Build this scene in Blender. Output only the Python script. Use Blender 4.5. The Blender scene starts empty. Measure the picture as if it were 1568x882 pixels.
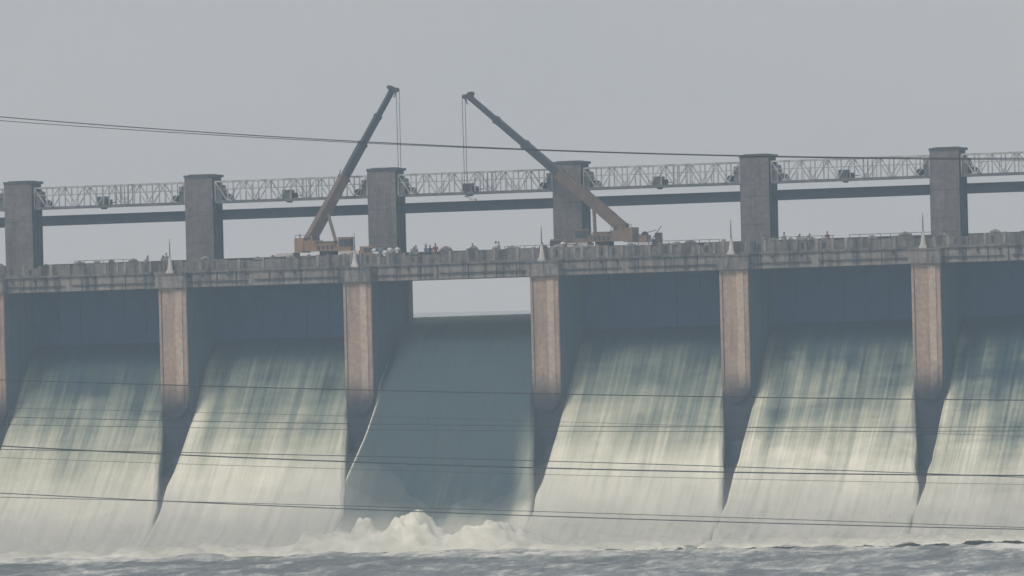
import bpy, math, random, bmesh
import numpy as np
from mathutils import Vector, Matrix, noise
random.seed(7)
S=bpy.context.scene
S.view_settings.view_transform='Standard'
S.view_settings.look='None'
S.view_settings.exposure=0
GR=0.007   # longitudinal fall of the dam crest, m per m

# ------------------------------------------------------------------ materials
def newmat(name):
    m=bpy.data.materials.new(name); m.use_nodes=True
    nt=m.node_tree
    for n in list(nt.nodes): nt.nodes.remove(n)
    out=nt.nodes.new('ShaderNodeOutputMaterial')
    b=nt.nodes.new('ShaderNodeBsdfPrincipled')
    nt.links.new(b.outputs[0],out.inputs[0])
    return m,nt,b,out
def L(nt,a,b): nt.links.new(a,b)
def mathn(nt,op,a,b=None,clamp=False):
    n=nt.nodes.new('ShaderNodeMath'); n.operation=op; n.use_clamp=clamp
    for i,v in enumerate((a,b)):
        if v is None: continue
        if isinstance(v,(int,float)): n.inputs[i].default_value=v
        else: nt.links.new(v,n.inputs[i])
    return n.outputs[0]
def noisen(nt,vec,scale3,detail=5,rough=.6,dist=0.0):
    mp=nt.nodes.new('ShaderNodeMapping'); mp.inputs['Scale'].default_value=scale3
    nt.links.new(vec,mp.inputs[0])
    t=nt.nodes.new('ShaderNodeTexNoise'); t.inputs['Scale'].default_value=1
    t.inputs['Detail'].default_value=detail; t.inputs['Roughness'].default_value=rough
    t.inputs['Distortion'].default_value=dist
    nt.links.new(mp.outputs[0],t.inputs[0])
    return t.outputs[0]
def ramp(nt,fac,stops,interp='LINEAR'):
    r=nt.nodes.new('ShaderNodeValToRGB'); r.color_ramp.interpolation=interp
    e=r.color_ramp.elements
    while len(e)<len(stops): e.new(.5)
    for i,(p,c) in enumerate(stops):
        e[i].position=p; e[i].color=(c[0],c[1],c[2],1)
    nt.links.new(fac,r.inputs[0]); return r.outputs[0]
def mix(nt,f,a,b,mode='MIX'):
    n=nt.nodes.new('ShaderNodeMixRGB'); n.blend_type=mode
    for i,v in zip((0,1,2),(f,a,b)):
        if isinstance(v,(int,float)): n.inputs[i].default_value=v
        elif isinstance(v,tuple): n.inputs[i].default_value=(*v,1)
        else: nt.links.new(v,n.inputs[i])
    return n.outputs[0]
def concrete(name,c1,c2,stain,amt=.7,wet_shade=None,rough=.9,wet_shade_c=(.022,.034,.05)):
    m,nt,b,out=newmat(name)
    tc=nt.nodes.new('ShaderNodeTexCoord').outputs['Object']
    big=noisen(nt,tc,(.25,.25,.35),6,.65)
    fine=noisen(nt,tc,(2.2,2.2,2.2),6,.7)
    st=noisen(nt,tc,(1.6,1.6,.16),5,.65)
    col=ramp(nt,big,[(.35,c1),(.65,c2)])
    col=mix(nt,.55,col,ramp(nt,fine,[(.3,tuple(x*.5 for x in c1)),(.7,tuple(min(1,x*1.4) for x in c2))]))
    sf=ramp(nt,st,[(.46,(0,0,0)),(.64,(1,1,1))])
    sf=mathn(nt,'MULTIPLY',sf,amt)
    col=mix(nt,sf,col,stain)
    if wet_shade:  # darkens downward: wet concrete plus shade painted into the colour
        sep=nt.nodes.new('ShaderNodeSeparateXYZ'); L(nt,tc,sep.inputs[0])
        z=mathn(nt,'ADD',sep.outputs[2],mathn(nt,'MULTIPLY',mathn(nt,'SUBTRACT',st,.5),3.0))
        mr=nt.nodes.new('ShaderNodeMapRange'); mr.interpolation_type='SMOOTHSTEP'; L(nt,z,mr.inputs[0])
        mr.inputs[1].default_value=wet_shade[0]; mr.inputs[2].default_value=wet_shade[1]
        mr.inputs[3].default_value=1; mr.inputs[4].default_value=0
        col=mix(nt,mr.outputs[0],col,wet_shade_c)
    L(nt,col,b.inputs['Base Color']); b.inputs['Roughness'].default_value=rough
    bp=nt.nodes.new('ShaderNodeBump'); bp.inputs['Strength'].default_value=.5; bp.inputs['Distance'].default_value=.12
    L(nt,fine,bp.inputs['Height']); L(nt,bp.outputs[0],b.inputs['Normal'])
    return m
def paint(name,c,c2=None,rough=.6,metal=0,scale=1.5):
    m,nt,b,out=newmat(name)
    tc=nt.nodes.new('ShaderNodeTexCoord').outputs['Object']
    n=noisen(nt,tc,(scale,scale,scale*.5),6,.7)
    c2=c2 or tuple(x*.55 for x in c)
    L(nt,ramp(nt,n,[(.35,c2),(.6,c)]),b.inputs['Base Color'])
    b.inputs['Roughness'].default_value=rough; b.inputs['Metallic'].default_value=metal
    return m
M_deck=concrete('deck_concrete',(.15,.142,.137),(.29,.265,.245),(.035,.037,.043),.92)
M_par=concrete('parapet_concrete',(.09,.086,.084),(.20,.185,.175),(.025,.027,.03),.88)
M_pier=concrete('pier_concrete',(.31,.215,.16),(.40,.30,.235),(.19,.15,.13),.6,wet_shade=(13.8,17.6),wet_shade_c=(.020,.025,.036))
M_rib=concrete('pier_rib_concrete',(.42,.32,.25),(.50,.41,.33),(.29,.23,.19),.4,wet_shade=(13.9,17.6),wet_shade_c=(.022,.027,.038))
M_plow=concrete('pier_lower_concrete',(.014,.020,.032),(.024,.032,.048),(.006,.012,.022),.6)  # shade and wetness of the lower pier both painted into this dark colour
M_pside_shade=concrete('pier_side_shade',(.042,.085,.13),(.068,.12,.17),(.02,.048,.08),.6,wet_shade=(12.5,17))  # bluish shade of the pier sides painted into the concrete colour
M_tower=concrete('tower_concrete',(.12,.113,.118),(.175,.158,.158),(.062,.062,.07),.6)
M_tside_shade=concrete('tower_side_shade',(.045,.053,.065),(.08,.085,.10),(.025,.03,.04),.6)  # darker copy of the tower concrete with the side-face shade painted in
M_body=concrete('dam_body_concrete',(.02,.03,.045),(.035,.048,.065),(.015,.022,.032),.8)
M_gate=paint('gate_painted_steel',(.008,.075,.21),(.004,.045,.14),.6,0,.45)
M_rail=paint('dark_steel',(.035,.04,.05),(.018,.022,.028),.6)
M_beam=paint('lifting_beam_steel',(.018,.03,.052),(.009,.017,.03),.6)
M_truss=paint('aluminium_painted_truss',(.50,.50,.50),(.17,.17,.18),.5)
M_box=paint('hoist_box_paint',(.14,.15,.16),(.06,.07,.08),.5)
M_white=paint('weathered_white',(.58,.56,.53),(.38,.36,.34),.7)
M_crane=paint('crane_ochre_paint',(.32,.18,.095),(.17,.105,.065),.5)
M_craneb=paint('crane_brown_paint',(.22,.145,.10),(.11,.08,.06),.5)
M_boomlo=paint('boom_brown_paint',(.145,.095,.065),(.08,.06,.05),.5)
M_boomup=paint('boom_dark_paint',(.03,.034,.043),(.016,.02,.03),.5)
M_glass=paint('cab_glass',(.04,.05,.06),(.03,.035,.04),.1)
M_tyre=paint('tyre_rubber',(.03,.03,.03),(.02,.02,.02),.9)
M_rope=paint('steel_rope',(.14,.14,.15),(.09,.09,.10),.6)
M_wire=paint('wire_dark',(.02,.025,.03),(.015,.018,.022),.7)
M_road=concrete('road_asphalt',(.05,.05,.05),(.065,.065,.06),(.04,.04,.04),.4)

def water_fall_mat():
    m,nt,b,out=newmat('falling_water')
    uv=nt.nodes.new('ShaderNodeUVMap'); uv.uv_map='flow'; uv=uv.outputs[0]
    at=nt.nodes.new('ShaderNodeAttribute'); at.attribute_name='aer_sheen'
    am=nt.nodes.new('ShaderNodeAttribute'); am.attribute_name='strk'
    s1=noisen(nt,uv,(.55,.03,1),3,.5,.35)
    s2=noisen(nt,uv,(3.0,.045,1),4,.55,.2)
    s3=noisen(nt,uv,(.16,.20,1),4,.55,.6)
    s4=noisen(nt,uv,(1.8,1.1,1),6,.7,.5)
    s5=noisen(nt,uv,(.10,1.2,1),3,.5,.2)
    s=mathn(nt,'MULTIPLY',mathn(nt,'SUBTRACT',s1,.5),1.0)
    for n_,k_ in ((s2,.95),(s3,.9),(s4,.30),(s5,.34)):
        s=mathn(nt,'ADD',s,mathn(nt,'MULTIPLY',mathn(nt,'SUBTRACT',n_,.5),k_))
    s=mathn(nt,'MULTIPLY',s,am.outputs['Fac'])
    f=mathn(nt,'ADD',at.outputs['Fac'],s,True)
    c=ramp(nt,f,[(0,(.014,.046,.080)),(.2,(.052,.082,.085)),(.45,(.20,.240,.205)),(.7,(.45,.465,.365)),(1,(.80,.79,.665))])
    L(nt,c,b.inputs['Base Color']); b.inputs['Roughness'].default_value=.65
    b.inputs['Specular IOR Level'].default_value=.2
    bp=nt.nodes.new('ShaderNodeBump'); bp.inputs['Strength'].default_value=.2; bp.inputs['Distance'].default_value=.2
    h=mathn(nt,'ADD',s1,mathn(nt,'MULTIPLY',s2,.6)); h=mathn(nt,'MULTIPLY',h,am.outputs['Fac'])
    L(nt,h,bp.inputs['Height']); L(nt,bp.outputs[0],b.inputs['Normal'])
    return m
M_fall=water_fall_mat()
def foam_mat():
    m,nt,b,out=newmat('white_water_foam')
    tc=nt.nodes.new('ShaderNodeTexCoord').outputs['Object']
    n=noisen(nt,tc,(.5,.5,.6),7,.6,.5)
    L(nt,ramp(nt,n,[(.3,(.58,.58,.47)),(.5,(.72,.71,.60)),(.65,(.84,.83,.73))]),b.inputs['Base Color'])
    b.inputs['Roughness'].default_value=.9
    return m
M_foam=foam_mat()
def river_mat():
    m,nt,b,out=newmat('river_water')
    tc=nt.nodes.new('ShaderNodeTexCoord').outputs['Object']
    at=nt.nodes.new('ShaderNodeAttribute'); at.attribute_name='foam'
    a=noisen(nt,tc,(.16,.04,.3),8,.68,.8)
    a2=noisen(nt,tc,(.8,.18,1.0),7,.7,.4)
    f=mathn(nt,'ADD',mathn(nt,'MULTIPLY',mathn(nt,'SUBTRACT',a,.5),2.1),mathn(nt,'MULTIPLY',mathn(nt,'SUBTRACT',a2,.5),1.9))
    f=mathn(nt,'ADD',f,at.outputs['Fac'],True)
    c=ramp(nt,f,[(.0,(.10,.108,.105)),(.35,(.19,.20,.192)),(.6,(.40,.405,.375)),(1,(.76,.75,.68))])
    L(nt,c,b.inputs['Base Color'])
    b.inputs['Roughness'].default_value=.55
    bp=nt.nodes.new('ShaderNodeBump'); bp.inputs['Strength'].default_value=.8; bp.inputs['Distance'].default_value=.35
    L(nt,a2,bp.inputs['Height']); L(nt,bp.outputs[0],b.inputs['Normal'])
    return m
M_river=river_mat()
def res_mat():
    m,nt,b,out=newmat('reservoir_water')
    tc=nt.nodes.new('ShaderNodeTexCoord').outputs['Object']
    a=noisen(nt,tc,(.3,.1,.3),5,.6)
    L(nt,ramp(nt,a,[(.3,(.16,.20,.20)),(.7,(.22,.26,.25))]),b.inputs['Base Color'])
    b.inputs['Roughness'].default_value=.2
    return m
M_res=res_mat()
M_earth=concrete('embankment_earth',(.10,.11,.06),(.16,.15,.10),(.07,.08,.04),.6)

# ------------------------------------------------------------------ builder
class B:
    def __init__(s): s.v=[];s.f=[];s.m=[];s.mats=[]
    def mi(s,m):
        if m not in s.mats: s.mats.append(m)
        return s.mats.index(m)
    def add(s,vs,fs,m):
        o=len(s.v); s.v+= [tuple(v) for v in vs]; i=s.mi(m)
        for f in fs: s.f.append([o+k for k in f]); s.m.append(i)
    def box(s,x0,x1,y0,y1,z0,z1,m):
        vs=[(x,y,z) for z in (z0,z1) for y in (y0,y1) for x in (x0,x1)]
        s.add(vs,[(0,2,3,1),(4,5,7,6),(0,1,5,4),(2,6,7,3),(0,4,6,2),(1,3,7,5)],m)
    def boxs(s,x0,x1,y0,y1,z0,z1,mf,ms):
        vs=[(x,y,z) for z in (z0,z1) for y in (y0,y1) for x in (x0,x1)]
        s.add(vs,[(0,1,5,4),(2,6,7,3),(4,5,7,6)],mf); s.add(vs,[(0,2,3,1),(0,4,6,2),(1,3,7,5)],ms)
    def prism(s,poly,y0,y1,m):
        n=len(poly); vs=[(x,y0,z) for x,z in poly]+[(x,y1,z) for x,z in poly]
        fs=[tuple(range(n)),tuple(range(n,2*n))[::-1]]+[(i,i+n,(i+1)%n+n,(i+1)%n) for i in range(n)]
        s.add(vs,fs,m)
    def beam(s,p,q,w,h,m,w2=None,h2=None):
        p=Vector(p);q=Vector(q);d=(q-p).normalized()
        a=d.cross(Vector((0,0,1)))
        if a.length<1e-3: a=Vector((1,0,0))
        a.normalize(); c=a.cross(d)
        w2=w2 or w;h2=h2 or h
        vs=[]
        for o,ww,hh in ((p,w,h),(q,w2,h2)):
            for i,j in ((-1,-1),(1,-1),(1,1),(-1,1)): vs.append(o+a*i*ww/2+c*j*hh/2)
        s.add(vs,[(0,1,2,3),(7,6,5,4),(0,4,5,1),(1,5,6,2),(2,6,7,3),(3,7,4,0)],m)
    def tube(s,pts,rs,m,seg=8):
        if isinstance(rs,(int,float)): rs=[rs]*len(pts)
        pts=[Vector(p) for p in pts]; vs=[];fs=[]
        for i,p in enumerate(pts):
            d=(pts[min(i+1,len(pts)-1)]-pts[max(i-1,0)]).normalized()
            a=d.cross(Vector((0,1,0)))
            if a.length<1e-2: a=d.cross(Vector((1,0,0)))
            a.normalize(); c=d.cross(a)
            for k in range(seg):
                t=2*math.pi*k/seg; vs.append(p+(a*math.cos(t)+c*math.sin(t))*rs[i])
        for i in range(len(pts)-1):
            for k in range(seg):
                k2=(k+1)%seg; fs.append((i*seg+k,i*seg+k2,(i+1)*seg+k2,(i+1)*seg+k))
        fs.append(tuple(range(seg))[::-1]); fs.append(tuple((len(pts)-1)*seg+k for k in range(seg)))
        s.add(vs,fs,m)
    def build(s,name,grade=False,parent=None,smooth=False,loc=None):
        me=bpy.data.meshes.new(name)
        v=[(x,y,z+GR*x) for x,y,z in s.v] if grade else s.v
        me.from_pydata(v,[],s.f)
        for m in s.mats: me.materials.append(m)
        me.polygons.foreach_set('material_index',s.m)
        if smooth: me.polygons.foreach_set('use_smooth',[True]*len(s.f))
        me.update()
        o=bpy.data.objects.new(name,me); S.collection.objects.link(o)
        if parent: o.parent=parent
        if loc: o.location=loc
        return o
def empty(name):
    o=bpy.data.objects.new(name,None); S.collection.objects.link(o); return o

# ------------------------------------------------------------------ dam
dam=empty('spillway_dam')
P0=1.9; SP=18.7; PW=2.86; KS=range(-6,8)
px=lambda k:P0+SP*k
XA=px(-6); XB=px(7)+PW
CEN=-1
ZR=27.9    # roadway level
b=B()
for k in KS:    # piers
    x=px(k)
    b.boxs(x,x+PW,-.15,12.6,-2,26.2,M_plow,M_pside_shade)
    zb=15.2+random.uniform(-.4,.4); a0=x+.04; a1=x+PW-.04
    poly=[(a0,26.2),(a0,zb)]
    for q in range(1,12):
        t=math.pi*q/12; poly.append(((a0+a1)/2-(a1-a0)/2*math.cos(t)*.96,zb-1.6*math.sin(t)))
    poly+=[(a1,zb),(a1,26.2)]
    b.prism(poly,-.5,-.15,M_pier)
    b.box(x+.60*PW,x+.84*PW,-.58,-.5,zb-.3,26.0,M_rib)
    b.box(x+.10*PW,x+.13*PW,-.53,-.5,zb,26.0,M_tside_shade)
    b.box(x-.10,x+PW+.10,-.95,0.0,26.2,27.45,M_deck)
    b.box(x-.18,x+PW+.18,-1.05,0.0,27.45,27.62,M_par)
b.build('piers',True,dam)
b=B()           # deck
b.box(XA,XB,0.0,14,26.2,27.6,M_deck)
b.box(XA,XB,-.22,0.4,27.6,27.78,M_par)
b.box(XA,XB,0.4,14,27.6,ZR,M_road)
x=XA
while x<XB:
    b.box(x,x+.10,-.05,0.0,26.25,27.55,M_rail)
    if random.random()<.6: b.box(x+1.1,x+1.3,-.3,0,27.2,27.4,M_rail)
    if random.random()<.25: b.box(x+.4,x+random.uniform(.7,1.1),-.04,0,26.3,27.5,M_par)
    x+=random.uniform(1.2,3.4)
for q in range(-6,8):
    b.beam((px(q)-9,-.12,26.75),(px(q)+9,-.12,26.70),.10,.10,M_rail)
b.build('deck',True,dam)
b=B()           # parapet, broken into weathered panels
x=XA
while x<XB:
    w=random.uniform(.7,2.0); h=28.76+random.uniform(-.24,.16)
    y0=.05+random.uniform(0,.05)
    b.box(x,x+w-.05,y0,.38,27.78,h,M_par)
    if random.random()<.75: b.box(x-.17,x+.12,-.02,.42,27.78,h+random.uniform(.05,.22),M_deck)
    if random.random()<.4: b.box(x+w*.3,x+w*.3+random.uniform(.15,.4),y0-.03,y0,27.95,h-.15,M_rail)
    if random.random()<.42:
        c=x+w*.5; r=random.uniform(.25,.75); e=random.uniform(.1,.26)
        b.tube([(c-r,.2,h),(c-r*.6,.2,h+e*.6),(c,.2,h+e),(c+r*.6,.2,h+e*.6),(c+r,.2,h)],[.08,.17,.22,.17,.06],random.choice((M_deck,M_par,M_par)),8)
    x+=w
x=XA+5
while x<XB:
    ln=random.uniform(5,14)
    if random.random()<.55:
        q=x
        while q<x+ln: b.box(q,q+.05,.44,.49,ZR,29.12,M_rail); q+=1.0
        b.box(x,x+ln,.44,.49,29.1,29.15,M_rail)
    x+=ln+random.uniform(1,6)
b.box(XA,XB,13.5,13.8,ZR,29.0,M_par)
b.build('parapet',True,dam)
b=B()           # towers
for k in KS:
    x=px(k)+.02
    b.boxs(x,x+PW,8.4,11.3,ZR-.05,36.95,M_tower,M_tside_shade)
    b.box(x-.06,x+PW+.20,8.33,11.42,36.95,37.2,M_tside_shade)
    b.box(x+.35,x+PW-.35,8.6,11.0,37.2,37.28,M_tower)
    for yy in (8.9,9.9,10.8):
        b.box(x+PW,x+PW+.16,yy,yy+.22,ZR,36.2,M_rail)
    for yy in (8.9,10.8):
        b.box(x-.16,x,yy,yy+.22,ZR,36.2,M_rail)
    for zz in (30.5,33.2): b.box(x-.02,x+PW+.02,8.385,11.31,zz,zz+.05,M_tside_shade)
    b.box(x+PW-.02,x+PW+.28,10.9,12.4,18,ZR,M_rail)
    for q in range(22):
        b.box(x+PW+.16,x+PW+.2,9.2,9.8,28.6+q*.33,28.64+q*.33,M_rail)
b.build('hoist_towers',True,dam)
b=B()           # lattice gantries and lifting beams
for k in list(KS)[:-1]:
    xa=px(k)+PW+.2; xb=px(k+1)-.1
    ys=(8.7,10.5); zt,zb=36.5,34.5
    n=12; st=(xb-xa)/n
    for y in ys:
        b.beam((xa,y,zt),(xb,y,zt),.14,.16,M_truss)
        b.beam((xa,y,zb),(xb,y,zb),.18,.26,M_box)
        b.beam((xa,y,(zt+zb)/2+.25),(xb,y,(zt+zb)/2+.25),.05,.05,M_truss)
        for i in range(n+1):
            xx=xa+i*st; b.beam((xx,y,zb),(xx,y,zt),.10,.10,M_truss)
            if i<n:
                if i%2: b.beam((xx,y,zb),(xx+st,y,zt),.09,.09,M_truss)
                else: b.beam((xx,y,zt),(xx+st,y,zb),.09,.09,M_truss)
                if random.random()<.35: b.beam((xx+st*.5,y,zb),(xx+st*.5+random.uniform(-.2,.2),y,zb+random.uniform(.8,1.7)),.06,.06,M_truss)
    for i in range(n+1):
        xx=xa+i*st
        b.beam((xx,ys[0],zt),(xx,ys[1],zt),.08,.08,M_truss); b.beam((xx,ys[0],zb),(xx,ys[1],zb),.08,.08,M_box)
        if i<n: b.beam((xx,ys[0],zb),(xx+st,ys[1],zb),.06,.06,M_box); b.beam((xx,ys[1],zt),(xx+st,ys[0],zt),.06,.06,M_truss)
    b.box(xa,xb,9.2,10.0,zb+.02,zb+.08,M_box)
    xm=(xa+xb)/2-.6+random.uniform(-.3,.3)
    b.box(xm-.55,xm+.35,9.0,10.2,zb+.1,zb+.95,M_box)
    b.box(xm+.35,xm+.8,9.3,9.9,zb+.1,zb+.65,M_rail)
    b.tube([(xm,9.0,zb-.12),(xm,10.2,zb-.12)],.17,M_rail,12)
    b.beam((xm-.9,9.5,zb+.35),(xm+1.4,9.5,zb+.35),.08,.08,M_rail)
    for e,sg in ((xa,1),(xb,-1)):
        xs=sorted((e,e+sg*.6)); b.box(xs[0],xs[1],8.85,10.3,zb+.12,zt-.35,M_box)
        b.tube([(e+sg*1.0,8.9,zb+.5),(e+sg*1.0,10.3,zb+.5)],.3,M_rail,14)
    for q in range(5):
        xx=xm+1.6+q*.42
        if random.random()<.7: b.box(xx,xx+.06,8.64,8.7,zb,zt,M_box)
    b.box(xa-.05,xb+.05,9.7,10.3,32.85,33.65,M_beam)
    b.box(xa-.05,xb+.05,9.55,10.45,33.65,33.75,M_beam); b.box(xa-.05,xb+.05,9.55,10.45,32.76,32.85,M_beam)
b.build('hoist_gantries',True,dam)
b=B()           # gates
for k in list(KS)[:-1]:
    if k==CEN: continue
    xa=px(k)+PW; xb=px(k+1); lift=random.uniform(-.15,.25)
    b.box(xa,xb,8.9,9.15,20.6+lift,26.2,M_gate)
    for q in range(5): b.box(xa,xb,8.6,8.9,21.0+lift+q*1.1,21.2+lift+q*1.1,M_gate)
    for q in range(1,7):
        xx=xa+(xb-xa)*q/7; b.box(xx,xx+.15,8.7,8.897,20.7+lift,26.1,M_gate)
b.build('spillway_gates',True,dam)

def post(k):
    b=B(); c=px(k)+PW*.45; y=-.5; z=27.62
    b.box(c-.34,c+.34,y-.3,y+.3,z,z+.28,M_white)
    b.tube([(c,y,z+.28),(c,y,z+.9),(c,y,z+1.5),(c,y,z+1.62)],[.30,.2,.12,.15],M_white,10)
    b.tube([(c,y,z+1.6),(c,y,z+3.3)],[.06,.04],M_rail,6)
    b.tube([(c,y,z+2.9),(c,y,z+3.05),(c,y,z+3.2)],[.04,.10,.03],M_white,8)
    b.build('marker_post',True)
for k in KS: post(k)

# ------------------------------------------------------------------ flowing water
N_PR=[(12.4,21.1),(10,21.1),(8.6,20.95),(7.3,20.5),(6,19.7),(4.5,18.3),(3,16.6),(1.5,15.1),(0,13.6),(-2.5,11.3),(-5,9.0),(-7.5,6.9),(-10,4.9),(-13,2.8),(-16,1.3),(-20,.7),(-25,.4)]
C_PR=[(14.5,22.60),(12.8,22.64),(11.2,22.58),(9.6,22.35),(8,21.9),(6,21.1),(4,19.8),(2,17.8),(0,14.8),(-3,10.9),(-6,7.6),(-10,4.2),(-13,2.4),(-16,1.2),(-20,.7),(-25,.4)]
def dense(pr,n=170):
    pr=pr[::-1]; ys=np.array([p[0] for p in pr]); zs=np.array([p[1] for p in pr])
    yy=np.linspace(ys[0],ys[-1],600)[::-1]; zz=np.interp(yy,ys,zs)
    ker=np.ones(35)/35; zp=np.pad(zz,17,mode='edge'); zz=np.convolve(zp,ker,'valid')
    s=np.concatenate([[0],np.cumsum(np.hypot(np.diff(yy),np.diff(zz)))])
    t=np.linspace(0,s[-1],n)
    return np.interp(t,s,yy),np.interp(t,s,zz),t
falls=empty('spillway_water')
AER={-4:-.02,-3:-.03,-2:.05,-1:0,0:.04,1:.0,2:-.12,3:-.2}
SPREAD={CEN:(.23,.25),CEN-1:(.03,.24),CEN+1:(.03,.23)}
def sm(a,b_,x):
    t=min(1,max(0,(x-a)/(b_-a))); return t*t*(3-2*t)
def sheet(k):
    cen=(k==CEN)
    Y,Z,T=dense(C_PR if cen else N_PR)
    xa=px(k)+PW; xb=px(k+1); nx=150
    vs=[];fs=[];uv=[];aer_sheen=[];stk=[]
    sd=k*13.7; spl,spr=SPREAD.get(k,(.02,.235))
    for j in range(len(Y)):
        y,z,t=Y[j],Z[j],T[j]
        dwn=max(0,-y-.3)
        sl=spl*min(dwn,9); srr=spr*min(dwn,11.5)
        wob=.22*sm(0,8,dwn)
        x0=xa-sl+wob*noise.noise(Vector((sd,t*.35,3)))*1.5
        x1=xb+srr+wob*noise.noise(Vector((sd+5,t*.35,8)))*1.5
        for i in range(nx+1):
            u=i/nx; x=x0+(x1-x0)*u
            am=(.03 if cen else .05)+(.05 if cen else .11)*sm(20,10,z)
            d=am*(noise.noise(Vector((x*1.1+sd,t*.10,1)))*1.5+.5*noise.noise(Vector((x*3.3+sd,t*.22,5))))
            low=sm(4.5,1.0,z)
            d+=low*.4*noise.fractal(Vector((x*.5,t*.5,sd)),1.0,2.0,5)
            ed=min(x-x0,x1-x)
            d-= .35*sm(.35,0,ed)*sm(1,6,t-0)
            if cen: d-=.9*sm(1.6,0,x-x0)**2*sm(2.0,4.5,t)*sm(16,19,z)+.25*sm(1.2,0,x1-x)**2*sm(19,21,z)
            vs.append((x,y-d*.7,z+d*.7+GR*x))
            uv.append((x+sd,t))
            n1=noise.noise(Vector((x*.35+sd,t*.15,2)))
            if cen:
                a=.13+.38*sm(21.5,22.5,z)+.12*sm(19.0,21.8,z)+.04*sm(15,5,z)+.66*sm(5.4,1.6,z+1.6*n1)  # crest terms paint the grazing sky reflection; lower terms are aeration
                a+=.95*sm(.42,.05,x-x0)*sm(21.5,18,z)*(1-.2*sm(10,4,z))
                a+=.40*sm(2.6,.2,x1-x)*sm(15,7,z)+.34*sm(3.6,.2,x-x0)*sm(11,4,z)
                st=.12+.13*sm(12,3,z)+.2*sm(.9,.2,x-x0)
            else:
                h=1.5*n1
                a=.04+.20*sm(20.6,17.6,z)+.30*sm(18.2+h,12+h,z)+.40*sm(14+h,5+h,z)+AER.get(k,0)*(1-sm(9,3,z))
                a+=.26*sm(2.4,.3,x-x0)*sm(20.9,19,z)*sm(6,14,z)+.10*sm(1.0,.1,x1-x)*sm(17,12,z)
                st=(.15+.42*sm(20.5,17,z))*(1-.76*sm(13,4,z))
                if k>=1: st=(.15+.55*sm(20.5,17,z))*(1-.55*sm(10,3,z))
                if k>=2: st*=1.2
            aer_sheen.append(a); stk.append(st)
    W=nx+1
    for j in range(len(Y)-1):
        for i in range(nx):
            fs.append((j*W+i,j*W+i+1,(j+1)*W+i+1,(j+1)*W+i))
    for side in (0,nx):
        o=len(vs)
        for j in range(len(Y)):
            v=vs[j*W+side]; vs.append((v[0],v[1]+.6,v[2]-2.2)); uv.append((uv[j*W+side][0]+2,uv[j*W+side][1])); aer_sheen.append(aer_sheen[j*W+side]*.3); stk.append(stk[j*W+side])
        for j in range(len(Y)-1): fs.append((j*W+side,o+j,o+j+1,(j+1)*W+side))
    me=bpy.data.meshes.new('water_sheet'); me.from_pydata(vs,[],fs); me.materials.append(M_fall)
    l=me.uv_layers.new(name='flow'); idx=np.empty(len(me.loops),dtype=np.int32); me.loops.foreach_get('vertex_index',idx)
    l.data.foreach_set('uv',np.array(uv,dtype=np.float32)[idx].ravel())
    for nm,ar in (('aer_sheen',aer_sheen),('strk',stk)):
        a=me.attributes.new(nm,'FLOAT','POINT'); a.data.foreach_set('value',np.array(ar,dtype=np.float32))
    me.polygons.foreach_set('use_smooth',[True]*len(fs)); me.update()
    o=bpy.data.objects.new('water_sheet',me); S.collection.objects.link(o); o.parent=falls
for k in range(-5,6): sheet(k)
b=B(); Y,Z,T=dense(N_PR,60); vs=[];fs=[]
for y,z in zip(Y,Z): vs+=[(XA,y+1.2,z-2.4),(XB,y+1.2,z-2.4)]
for j in range(len(Y)-1): fs.append((2*j,2*j+1,2*j+3,2*j+2))
b.add(vs,fs,M_body); b.box(XA,XB,12.7,16,-2,20.5,M_body)
b.build('ogee_body',True,dam)

# foam at the toe: billowing plumes
def toe_h(x):
    g=lambda c,w:math.exp(-abs((x-c)/w)**2.6)
    return .35+3.1*g(-4.8,2.3)+1.6*g(-9.2,2.8)+1.2*g(-13.5,3.4)+2.1*g(1.6,2.9)+.8*g(5.6,2.8)+.5*g(-25,8)
vs=[];fs=[]
X=np.arange(-105,105.01,.2); Yf=np.arange(-27,-13.9,.2)
for y in Yf:
    e=sm(-27,-21,y)
    ridge=math.exp(-abs((y+18.0)/3.0)**3)
    for x in X:
        f=noise.fractal(Vector((x*.45,y*.45,2.2)),.9,2.1,6)
        h=toe_h(x+.8*noise.noise(Vector((x*.8,y*.8,0))))
        puff=abs(noise.noise(Vector((x*.36,y*.4,4.4))))*1.5+abs(noise.noise(Vector((x*.8,y*.8,7.1))))*.6+abs(noise.noise(Vector((x*1.7,y*1.7,1.7))))*.2
        z=.30+e*.25+h*ridge*(.70+.50*puff)+.26*f*e+.18*puff*e
        z-=.9*sm(-25.3+1.6*noise.noise(Vector((x*.12,0,5))),-27,y)
        vs.append((x,y,z))
W=len(X)
for j in range(len(Yf)-1):
    for i in range(W-1): fs.append((j*W+i,j*W+i+1,(j+1)*W+i+1,(j+1)*W+i))
b=B(); b.add(vs,fs,M_foam); b.build('foam',smooth=True)

# river
xs=np.concatenate([np.linspace(-2500,-75,14),np.arange(-70,70.1,.4),np.linspace(75,2500,14)])
ysr=np.concatenate([np.linspace(-2500,-125,14),np.arange(-120,-15,.35),[-10,10]])
vs=[];fm=[]
for y in ysr:
    for x in xs:
        z=.5
        if -71<x<71 and y>-121:
            z+=.34*noise.fractal(Vector((x*.18,y*.20,0)),.85,2.0,5)+.12*(1-abs(noise.noise(Vector((x*.35,y*.4,4)))*2.2))
        vs.append((x,y,z))
        edge=-29-6*noise.noise(Vector((x*.05,y*.02,7)))
        fm.append(.22+.6*sm(edge-18,edge,y)*(.6+.6*noise.noise(Vector((x*.15,y*.08,1)))) + .22*noise.noise(Vector((x*.03,y*.05,2)))+.12*sm(-30,50,x))
W=len(xs); fs=[(j*W+i,j*W+i+1,(j+1)*W+i+1,(j+1)*W+i) for j in range(len(ysr)-1) for i in range(W-1)]
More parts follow.
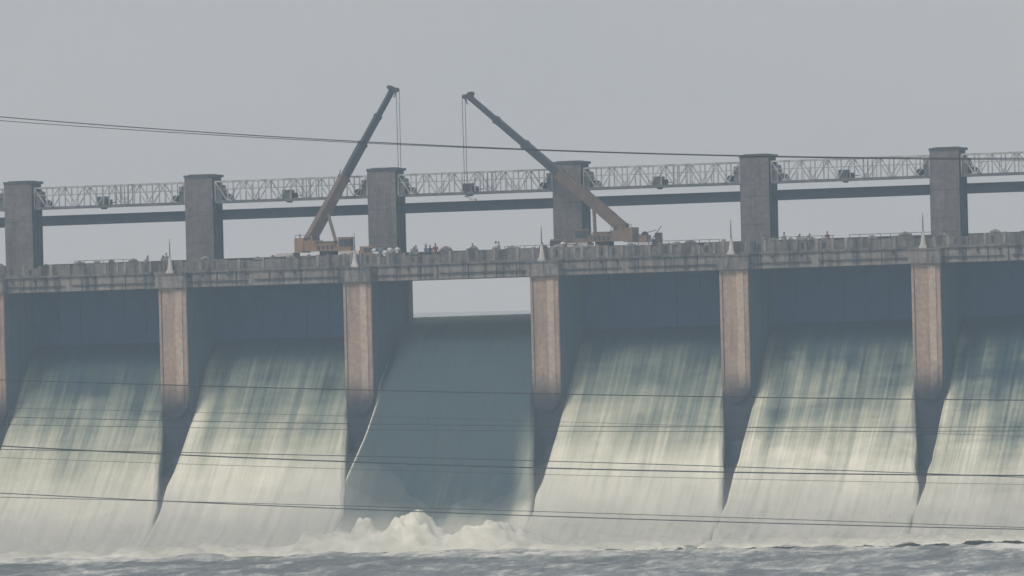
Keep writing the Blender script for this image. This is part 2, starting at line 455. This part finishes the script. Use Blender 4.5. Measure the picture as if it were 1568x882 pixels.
me=bpy.data.meshes.new('river'); me.from_pydata(vs,[],fs); me.materials.append(M_river)
a=me.attributes.new('foam','FLOAT','POINT'); a.data.foreach_set('value',np.array(fm,dtype=np.float32))
me.polygons.foreach_set('use_smooth',[True]*len(fs)); me.update()
S.collection.objects.link(bpy.data.objects.new('river',me))
b=B(); b.add([(-4000,14.45,22.55),(4000,14.45,22.55),(4000,9000,22.55),(-4000,9000,22.55)],[(0,1,2,3)],M_res); b.build('reservoir')
for xa,xb in ((-4000,XA-.02),(XB+.02,4000)):
    b=B(); b.add([(xa,-45,-1),(xb,-45,-1),(xb,1,27.4),(xa,1,27.4),(xb,12,27.4),(xa,12,27.4),(xb,30,15),(xa,30,15)],[(0,1,2,3),(3,2,4,5),(5,4,6,7),(1,0,7,6)],M_earth)
    b.build('embankment')

def vol(name,col,dens,aniso=0):
    m=bpy.data.materials.new(name); m.use_nodes=True; nt=m.node_tree
    for n in list(nt.nodes): nt.nodes.remove(n)
    o=nt.nodes.new('ShaderNodeOutputMaterial'); v=nt.nodes.new('ShaderNodeVolumeScatter')
    v.inputs['Color'].default_value=(*col,1); v.inputs['Density'].default_value=dens; v.inputs['Anisotropy'].default_value=aniso
    nt.links.new(v.outputs[0],o.inputs['Volume']); return m
def mist(hb,hr,yc,yr,seed):
    vs=[];fs=[];seg=24; X=np.arange(-100,100.1,.6)
    for x in X:
        h=hb+hr*noise.noise(Vector((x*.09,seed,3)))+hr*.7*noise.noise(Vector((x*.25,4,seed)))+hr*.35*noise.noise(Vector((x*.7,4,seed)))+1.2*math.exp(-((x+13)/4)**2)-.40*hb*math.exp(-abs((x+1.5)/6)**3)
        for q in range(seg):
            t=2*math.pi*q/seg; rr=1+.18*noise.noise(Vector((x*.3,math.cos(t)*1.5,math.sin(t)*1.5+seed)))+.08*noise.noise(Vector((x*.9,math.cos(t)*3,math.sin(t)*3+seed)))
            vs.append((x,yc+yr*math.cos(t)*rr, .6+h*math.sin(t)*rr*(1 if math.sin(t)>0 else .2)))
    for i in range(len(X)-1):
        for q in range(seg):
            q2=(q+1)%seg; fs.append((i*seg+q,i*seg+q2,(i+1)*seg+q2,(i+1)*seg+q))
    fs.append(tuple(range(seg))[::-1]); fs.append(tuple((len(X)-1)*seg+q for q in range(seg)))
    b=B(); b.add(vs,fs,M_mist); b.build('spray_mist',smooth=True)
M_mist=vol('spray_mist',(1,.99,.93),.021)
mist(7.2,1.6,-13,9,1.0); mist(5.0,1.8,-16,8,5.0); mist(3.4,1.6,-19,8,9.0)
M_haze=vol('valley_haze',(.66,.84,.98),.00047)
b=B(); b.box(-900,900,-960,1500,-8,140,M_haze); b.build('haze')

# ------------------------------------------------------------------ mobile cranes
def crane(x0,s,y0,tip,cable_z,hook,body):
    e=empty('mobile_crane'); z0=ZR+GR*x0
    X=lambda d:x0+s*d
    def bx(b,d0,d1,y_0,y_1,z_0,z_1,m):
        a,c=sorted((X(d0),X(d1))); b.box(a,c,y0+y_0,y0+y_1,z0+z_0,z0+z_1,m)
    b=B()
    bx(b,-5.0,4.6,-1.1,1.1,.55,.95,M_boomlo)
    bx(b,3.5,5.1,-1.15,1.15,.5,1.75,body); bx(b,3.9,5.13,-1.17,1.17,1.15,1.6,M_glass)
    bx(b,-5.0,-3.3,-1.2,1.2,.95,1.3,M_white); bx(b,1.4,3.4,-1.2,1.2,.95,1.35,M_white)
    for d in (-4.1,-2.9,1.7,3.0):
        for yy in (-1.2,.85): b.tube([(X(d),y0+yy,z0+.5),(X(d),y0+yy+.35,z0+.5)],.5,M_tyre,16)
    for d in (-4.9,0.4):
        bx(b,d,d+.25,-2.6,2.6,.45,.65,M_boomlo)
        for yy in (-2.6,2.4):
            bx(b,d+.03,d+.22,yy,yy+.2,.08,.5,M_rail); bx(b,d-.15,d+.4,yy-.2,yy+.4,0.0,.08,M_rail)
    b.tube([(X(0),y0,z0+.95),(X(0),y0,z0+1.4)],.9,M_rail,20)
    b.build('carrier',parent=e)
    b=B()
    bx(b,-3.1,-2.2,-1.2,1.2,1.3,2.7,body)
    bx(b,-3.14,-3.1,-1.0,1.0,1.5,2.4,M_boomlo)
    bx(b,-2.2,-.9,-1.15,1.15,1.4,2.45,body)
    bx(b,-.9,1.3,-1.1,1.1,1.4,2.1,body)
    bx(b,-.7,.9,-1.0,-.2,2.1,2.35,M_boomlo)
    for q in range(4): bx(b,-.8+q*.45,-.55+q*.45,-1.13,-1.1,1.55,1.95,M_rail)
    bx(b,-1.95,-1.45,-.62,-.42,2.45,3.0,body); bx(b,-1.95,-1.45,.42,.62,2.45,3.0,body)
    bx(b,1.3,2.55,-1.15,-.1,1.3,2.62,body); bx(b,1.42,2.58,-1.18,-.3,1.8,2.48,M_glass); bx(b,1.25,2.6,-1.2,-.05,2.62,2.7,body)
    b.tube([(X(-1.3),y0-.4,z0+2.6),(X(-1.3),y0+.4,z0+2.6)],.3,M_rail,14)
    b.tube([(X(-2.6),y0-.9,z0+2.7),(X(-2.6),y0-.9,z0+3.1)],.06,M_rail,8)
    for d in (-3.0,-1.0,1.0): b.beam((X(d),y0-1.15,z0+1.75),(X(d),y0-1.15,z0+3.0 if d<0 else z0+2.5),.04,.04,M_rail)
    b.beam((X(-3.0),y0-1.15,z0+2.98),(X(-1.0),y0-1.15,z0+2.98),.04,.04,M_rail)
    b.build('superstructure',parent=e)
    b=B(); p=Vector((X(-1.7),y0,z0+2.8)); t=Vector(tip); d=(t-p)
    b.beam(p-d.normalized()*.5,p+d*.40,.78,1.05,M_boomlo,.68,.92)
    b.beam(p+d*.38,p+d*.63,.58,.76,M_boomup); b.beam(p+d*.61,p+d*.82,.48,.62,M_boomup); b.beam(p+d*.80,p+d,.38,.50,M_boomup)
    up=Vector((-d.z*s,0,abs(d.x))).normalized()
    for f,w in ((.40,.95),(.63,.75),(.82,.64)):
        b.beam(p+d*(f-.008),p+d*(f+.008),w*.8,w*1.15,M_boomlo if f<.5 else M_boomup)
    dn=d.normalized()
    b.beam(p+d*.385+up*.5,p+d*.44+up*.72,.06,.06,M_boomup)
    b.tube([p+d*.05+up*.58,p+d*.38+up*.54],.06,M_boomlo,6)
    hd=t+Vector((s*.45,0,.02))
    b.beam(t-dn*.3+up*.1,t+Vector((s*.15,0,.3)),.4,.5,M_boomup)
    b.beam(t+Vector((-s*.35,0,.32)),hd+Vector((s*.15,0,0)),.36,.32,M_boomup,.3,.2)
    b.tube([hd+Vector((0,-.25,0)),hd+Vector((0,.25,0))],.22,M_rail,14)
    b.tube([t+Vector((-s*.3,-.25,.3)),t+Vector((-s*.3,.25,.3))],.2,M_rail,14)
    b.beam(hd+Vector((s*-.1,0,-.1)),hd+Vector((-s*.25,0,-.75)),.1,.1,M_boomup)
    b.build('telescopic_boom',parent=e)
    b=B()
    b.tube([(X(.9),y0,z0+1.7),p+d*.17-up*.25],.17,M_boomlo,10); b.tube([p+d*.16-up*.25,p+d*.30-up*.42],.10,M_box,10)
    b.build('luffing_cylinder',parent=e)
    b=B()
    for o in (-.15,.15):
        b.tube([hd+Vector((o+s*.1,0,0)),(hd.x+o*.8+s*.1,hd.y,cable_z+.4)],.034,M_rope,6)
    x=hd.x+s*.1; z=cable_z
    b.box(x-.26,x+.26,hd.y-.2,hd.y+.2,z-.25,z+.42,M_boomup)
    b.tube([(x,hd.y-.24,z+.1),(x,hd.y+.24,z+.1)],.25,M_rail,14)
    b.tube([(x,hd.y,z-.25),(x,hd.y,z-.5),(x+.16,hd.y,z-.66),(x+.02,hd.y,z-.82),(x-.16,hd.y,z-.68)],[.05,.07,.08,.07,.03],M_rail,8)
    if hook:
        for dx in (-1,1): b.tube([(x,hd.y,z-.7),(x+dx*.15+.5,hd.y,z-1.05)],.025,M_rope,5)
        b.box(x+.35,x+1.0,hd.y-.2,hd.y+.2,z-1.25,z-1.0,M_white)
    b.build('hoist_rope',parent=e)
crane(-19.5,1,4.0,(-15.1,12.0,44.75),30.2,False,M_crane)
crane(8.2,-1,4.0,(-6.0,7.5,43.75),34.9,True,M_craneb)
b=B(); z0=ZR+GR*12
b.box(11.6,14.2,2.9,5.1,z0+.6,z0+.85,M_boomlo)
for xx in (12.2,13.4):
    for yy in (2.95,4.75): b.tube([(xx,yy,z0+.42),(xx,yy+.3,z0+.42)],.42,M_tyre,14)
b.box(11.8,12.6,3.2,4.8,z0+.85,z0+1.9,M_craneb); b.box(12.75,13.3,3.2,4.8,z0+.85,z0+1.5,M_box); b.box(13.35,13.8,3.4,4.6,z0+.85,z0+2.1,M_boomlo)
b.beam((13.2,3.1,z0+1.5),(14.1,3.1,z0+2.7),.07,.07,M_rail); b.beam((11.8,3.1,z0+1.9),(13.6,3.1,z0+2.35),.06,.06,M_rail)
b.tube([(12.2,3.9,z0+1.95),(12.2,4.3,z0+1.95)],.3,M_rail,12)
b.build('counterweight_trailer')

# ------------------------------------------------------------------ people
M_skin=paint('skin',(.22,.12,.08),(.18,.10,.065),.6); M_hair=paint('hair',(.015,.013,.012),(.01,.01,.01),.6)
SH=[paint('shirt_'+n,c,tuple(x*.8 for x in c),.9) for n,c in (('white',(.6,.6,.6)),('blue',(.08,.13,.25)),('maroon',(.2,.06,.06)),('grey',(.25,.25,.26)),('dark',(.05,.055,.065)))]
TR=[paint('trousers_'+n,c,tuple(x*.8 for x in c),.9) for n,c in (('dark',(.03,.035,.045)),('khaki',(.22,.18,.12)))]
def person_mesh(pose,shirt,trou):
    b=B(); m=shirt
    if pose=='sit':
        hip=(0,0,.55); knees=[(-.12,-.42,.58),(.12,-.42,.58)]; feet=[(-.12,-.40,.08),(.12,-.45,.08)]
    elif pose=='bend':
        hip=(0,0,.9); knees=[(-.1,-.08,.48),(.1,.02,.48)]; feet=[(-.1,0,.06),(.1,.1,.06)]
    elif pose=='walk':
        hip=(0,0,.93); knees=[(-.12,-.12,.5),(.22,.02,.49)]; feet=[(-.28,-.05,.06),(.34,0,.06)]
    else:
        hip=(0,0,.93); knees=[(-.1,-.03,.5),(.1,-.03,.5)]; feet=[(-.12,0,.06),(.13,0,.06)]
    hip=Vector(hip); lean={'bend':Vector((.28,-.1,.38))}.get(pose,Vector((0,0.0,.5)))
    ch=hip+lean*.75; nk=hip+lean*1.08; hd=nk+lean.normalized()*.17
    b.tube([hip+Vector((0,0,-.08)),hip,hip+lean*.35,ch,hip+lean*.98],[.12,.165,.145,.185,.11],m,14)
    b.tube([ch+Vector((-.2,0,.06)),ch+Vector((0,0,.09)),ch+Vector((.2,0,.06))],[.06,.1,.06],m,12)
    b.tube([nk-lean.normalized()*.06,nk+lean.normalized()*.07],[.06,.055],m,10)
    b.tube([hd+Vector((0,0,-.12)),hd+Vector((0,-.01,-.07)),hd,hd+Vector((0,.01,.07)),hd+Vector((0,.01,.115))],[.045,.08,.1,.085,.03],m,14)
    b.tube([hd+Vector((0,-.08,-.01)),hd+Vector((0,-.118,-.03))],[.02,.016],m,6)
    for i,(kn,ft) in enumerate(zip(knees,feet)):
        sx=-.09 if i==0 else .09
        b.tube([hip+Vector((sx,0,-.02)),Vector(kn),Vector(ft)],[.095,.065,.045],m,10)
        b.tube([Vector(ft)+Vector((0,.05,-.01)),Vector(ft)+Vector((0,-.17,-.025))],[.045,.035],m,8)
    fingers=B()
    for i in (0,1):
        sx=-1 if i==0 else 1; sh=ch+Vector((sx*.21,0,.06))
        if pose=='raise' and i==1: el=sh+Vector((.2,-.05,.18)); wr=el+Vector((.12,-.05,.24))
        elif pose=='bend': el=sh+Vector((.08,-.08,-.26)); wr=el+Vector((.1,-.05,-.22))
        elif pose=='sit': el=sh+Vector((sx*.04,-.06,-.28)); wr=el+Vector((-sx*.05,-.24,.02))
        else: el=sh+Vector((sx*.06,.02,-.28)); wr=el+Vector((sx*.01,-.08,-.24))
        b.tube([sh,el,wr],[.055,.042,.03],m,10)
        dr=(wr-el).normalized(); b.tube([wr,wr+dr*.05,wr+dr*.09],[.028,.038,.034],m,8)
        sd=Vector((0,1,0))
        for q,ln in enumerate((.07,.08,.075,.06)):
            st=wr+dr*.085+sd*(q-1.5)*.019; fingers.tube([st,st+dr*ln*.5,st+dr*ln+Vector((-sx*.015,0,0))],[.009,.0085,.006],M_skin,6)
        fingers.tube([wr+dr*.03+sd*-.035,wr+dr*.07+sd*-.065,wr+dr*.10+sd*-.06],[.011,.01,.008],M_skin,6)
    o=b.build('tmp'); md=o.modifiers.new('r','REMESH'); md.mode='VOXEL'; md.voxel_size=.022; md.use_smooth_shade=True
    s2=o.modifiers.new('s','SMOOTH'); s2.iterations=2
    dg=bpy.context.evaluated_depsgraph_get(); me=bpy.data.meshes.new_from_object(o.evaluated_get(dg))
    bpy.data.objects.remove(o)
    me.materials.clear()
    for mm in (shirt,trou,M_skin,M_hair): me.materials.append(mm)
    for p in me.polygons:
        c=p.center; p.use_smooth=True; i=0
        if (c-hd).length<.17 and (c-nk).dot(lean)>0:
            r=c-hd; i=3 if (r.z>.04 or (r.y>.03 and r.z>-.06)) else 2
        elif c.z<hip.z+.02 and abs(c.x)<.24 and not(pose=='sit' and c.z>.75): i=1
        if i!=2 and i!=3 and abs(c.x)>.17 and pose not in ('walk','bend','sit') and c.z<hip.z+.18: i=2
        p.material_index=i
    bm=fingers.build('tmpf'); fm=bm.data
    w=bmesh.new(); w.from_mesh(me); n0=len(w.faces); w.from_mesh(fm); w.faces.ensure_lookup_table()
    for f in w.faces[n0:]: f.material_index=2
    w.to_mesh(me); w.free(); bpy.data.objects.remove(bm)
    return me
V=[person_mesh('stand',SH[0],TR[0]),person_mesh('raise',SH[1],TR[0]),person_mesh('walk',SH[2],TR[1]),person_mesh('sit',SH[0],TR[1]),
   person_mesh('bend',SH[3],TR[0]),person_mesh('stand',SH[4],TR[0]),person_mesh('stand',SH[3],TR[1])]
def person(x,v,y=1.6,rot=0,z=None):
    o=bpy.data.objects.new('person',V[v]); S.collection.objects.link(o)
    o.location=(x,y,(ZR if z is None else z)+GR*x); o.rotation_euler=(0,0,rot); o.scale=[random.uniform(.93,1.02)]*3
for u,v in ((-37.2,4),(-35.7,4),(-35.2,6),(-14.2,0),(-13.3,4),(-12.5,0),(-11.9,0),(-10.4,4),(-9.9,6),(-8.9,1),(-8.5,5),(-7.8,2),
            (-4.2,5),(-2.0,0),(-1.5,6),(4.8,0),(5.7,4),(26.7,6),(27.9,4),(28.8,4),(30.9,2),(2.5,4),(24.6,4),(41.8,4)):
    person(u,v,y=random.uniform(.8,1.8),rot=random.uniform(-1.2,1.2))
for u in (-13.7,-12.9): person(u,3,y=.9,rot=random.uniform(-.4,.4)+math.pi,z=28.02)
b=B(); b.box(-14.1,-12.5,.75,1.2,ZR,28.42,M_par); b.build('kerb_block',True)

# ------------------------------------------------------------------ overhead wires crossing in front
def wire(pts,r,y=-150):
    xs=np.array([p[0] for p in pts]); zs=np.array([p[1] for p in pts])
    c=np.polyfit(xs,zs,2 if len(pts)>2 else 1)
    X=np.linspace(-70,160,60)
    b=B(); b.tube([(x,y,float(np.polyval(c,x))) for x in X],r,M_wire,6); b.build('power_line',smooth=True)
wire([(1.5,39.15),(31,36.35),(62.2,34.35)],.037)
wire([(1.5,38.85),(31,36.25),(62.2,34.3)],.028)
wire([(1.5,18.5),(43,16.6),(84.8,15.2)],.038)
wire([(1.5,13.3),(43,10.9),(84.8,9.5)],.048)
wire([(1.5,13.05),(30,12.0),(84.8,9.3)],.030)
wire([(1.5,9.6),(43,7.2),(84.8,5.4)],.036)
wire([(1.5,9.3),(35,7.9),(84.8,5.5)],.024)
wire([(1.5,15.6),(43,14.1),(84.8,13.2)],.025)
wire([(1.5,15.0),(43,13.7),(84.8,12.9)],.020)
wire([(1.5,12.4),(43,10.4),(84.8,8.8)],.016)
wire([(1.5,16.3),(43,14.5),(84.8,12.4)],.014)

# ------------------------------------------------------------------ light, world, camera
EL,AZ=math.radians(48),math.radians(207)
w=bpy.data.worlds.new('World'); S.world=w; w.use_nodes=True; nt=w.node_tree
bg=nt.nodes['Background']; sky=nt.nodes.new('ShaderNodeTexSky'); sky.sky_type='NISHITA'; sky.sun_disc=False
sky.sun_elevation=EL; sky.sun_rotation=AZ; sky.dust_density=4
tc=nt.nodes.new('ShaderNodeTexCoord').outputs['Generated']
cl=noisen(nt,tc,(9,9,30),4,.5,.3)
cloud=ramp(nt,cl,[(.3,(.505,.578,.655)),(.7,(.58,.645,.725))])
cloud=mix(nt,1.0,cloud,(10,10,10),'MULTIPLY')
c=mix(nt,.9,sky.outputs[0],cloud)
nt.links.new(c,bg.inputs[0]); bg.inputs[1].default_value=.1
sd=bpy.data.lights.new('sun','SUN'); sd.energy=1.8; sd.angle=math.radians(16); sd.color=(1,.94,.84)
so=bpy.data.objects.new('sun',sd); S.collection.objects.link(so)
dirv=Vector((-.45*math.cos(EL),-.89*math.cos(EL),math.sin(EL)))
so.rotation_euler=dirv.to_track_quat('Z','Y').to_euler()
TH=math.radians(16); Dn=800
cam=bpy.data.cameras.new('camera'); co=bpy.data.objects.new('camera',cam); S.collection.objects.link(co)
co.location=(Dn*math.sin(TH),-Dn*math.cos(TH),23)
cam.sensor_width=36; cam.lens=36*12800/1568
cam.clip_start=1; cam.clip_end=20000
pitch=math.atan((475-441)/12800); roll=-math.radians(1.4)
R=Matrix.Rotation(TH,4,'Z')@Matrix.Rotation(math.pi/2+pitch,4,'X')@Matrix.Rotation(roll,4,'Z')
co.rotation_euler=R.to_euler()
S.camera=co
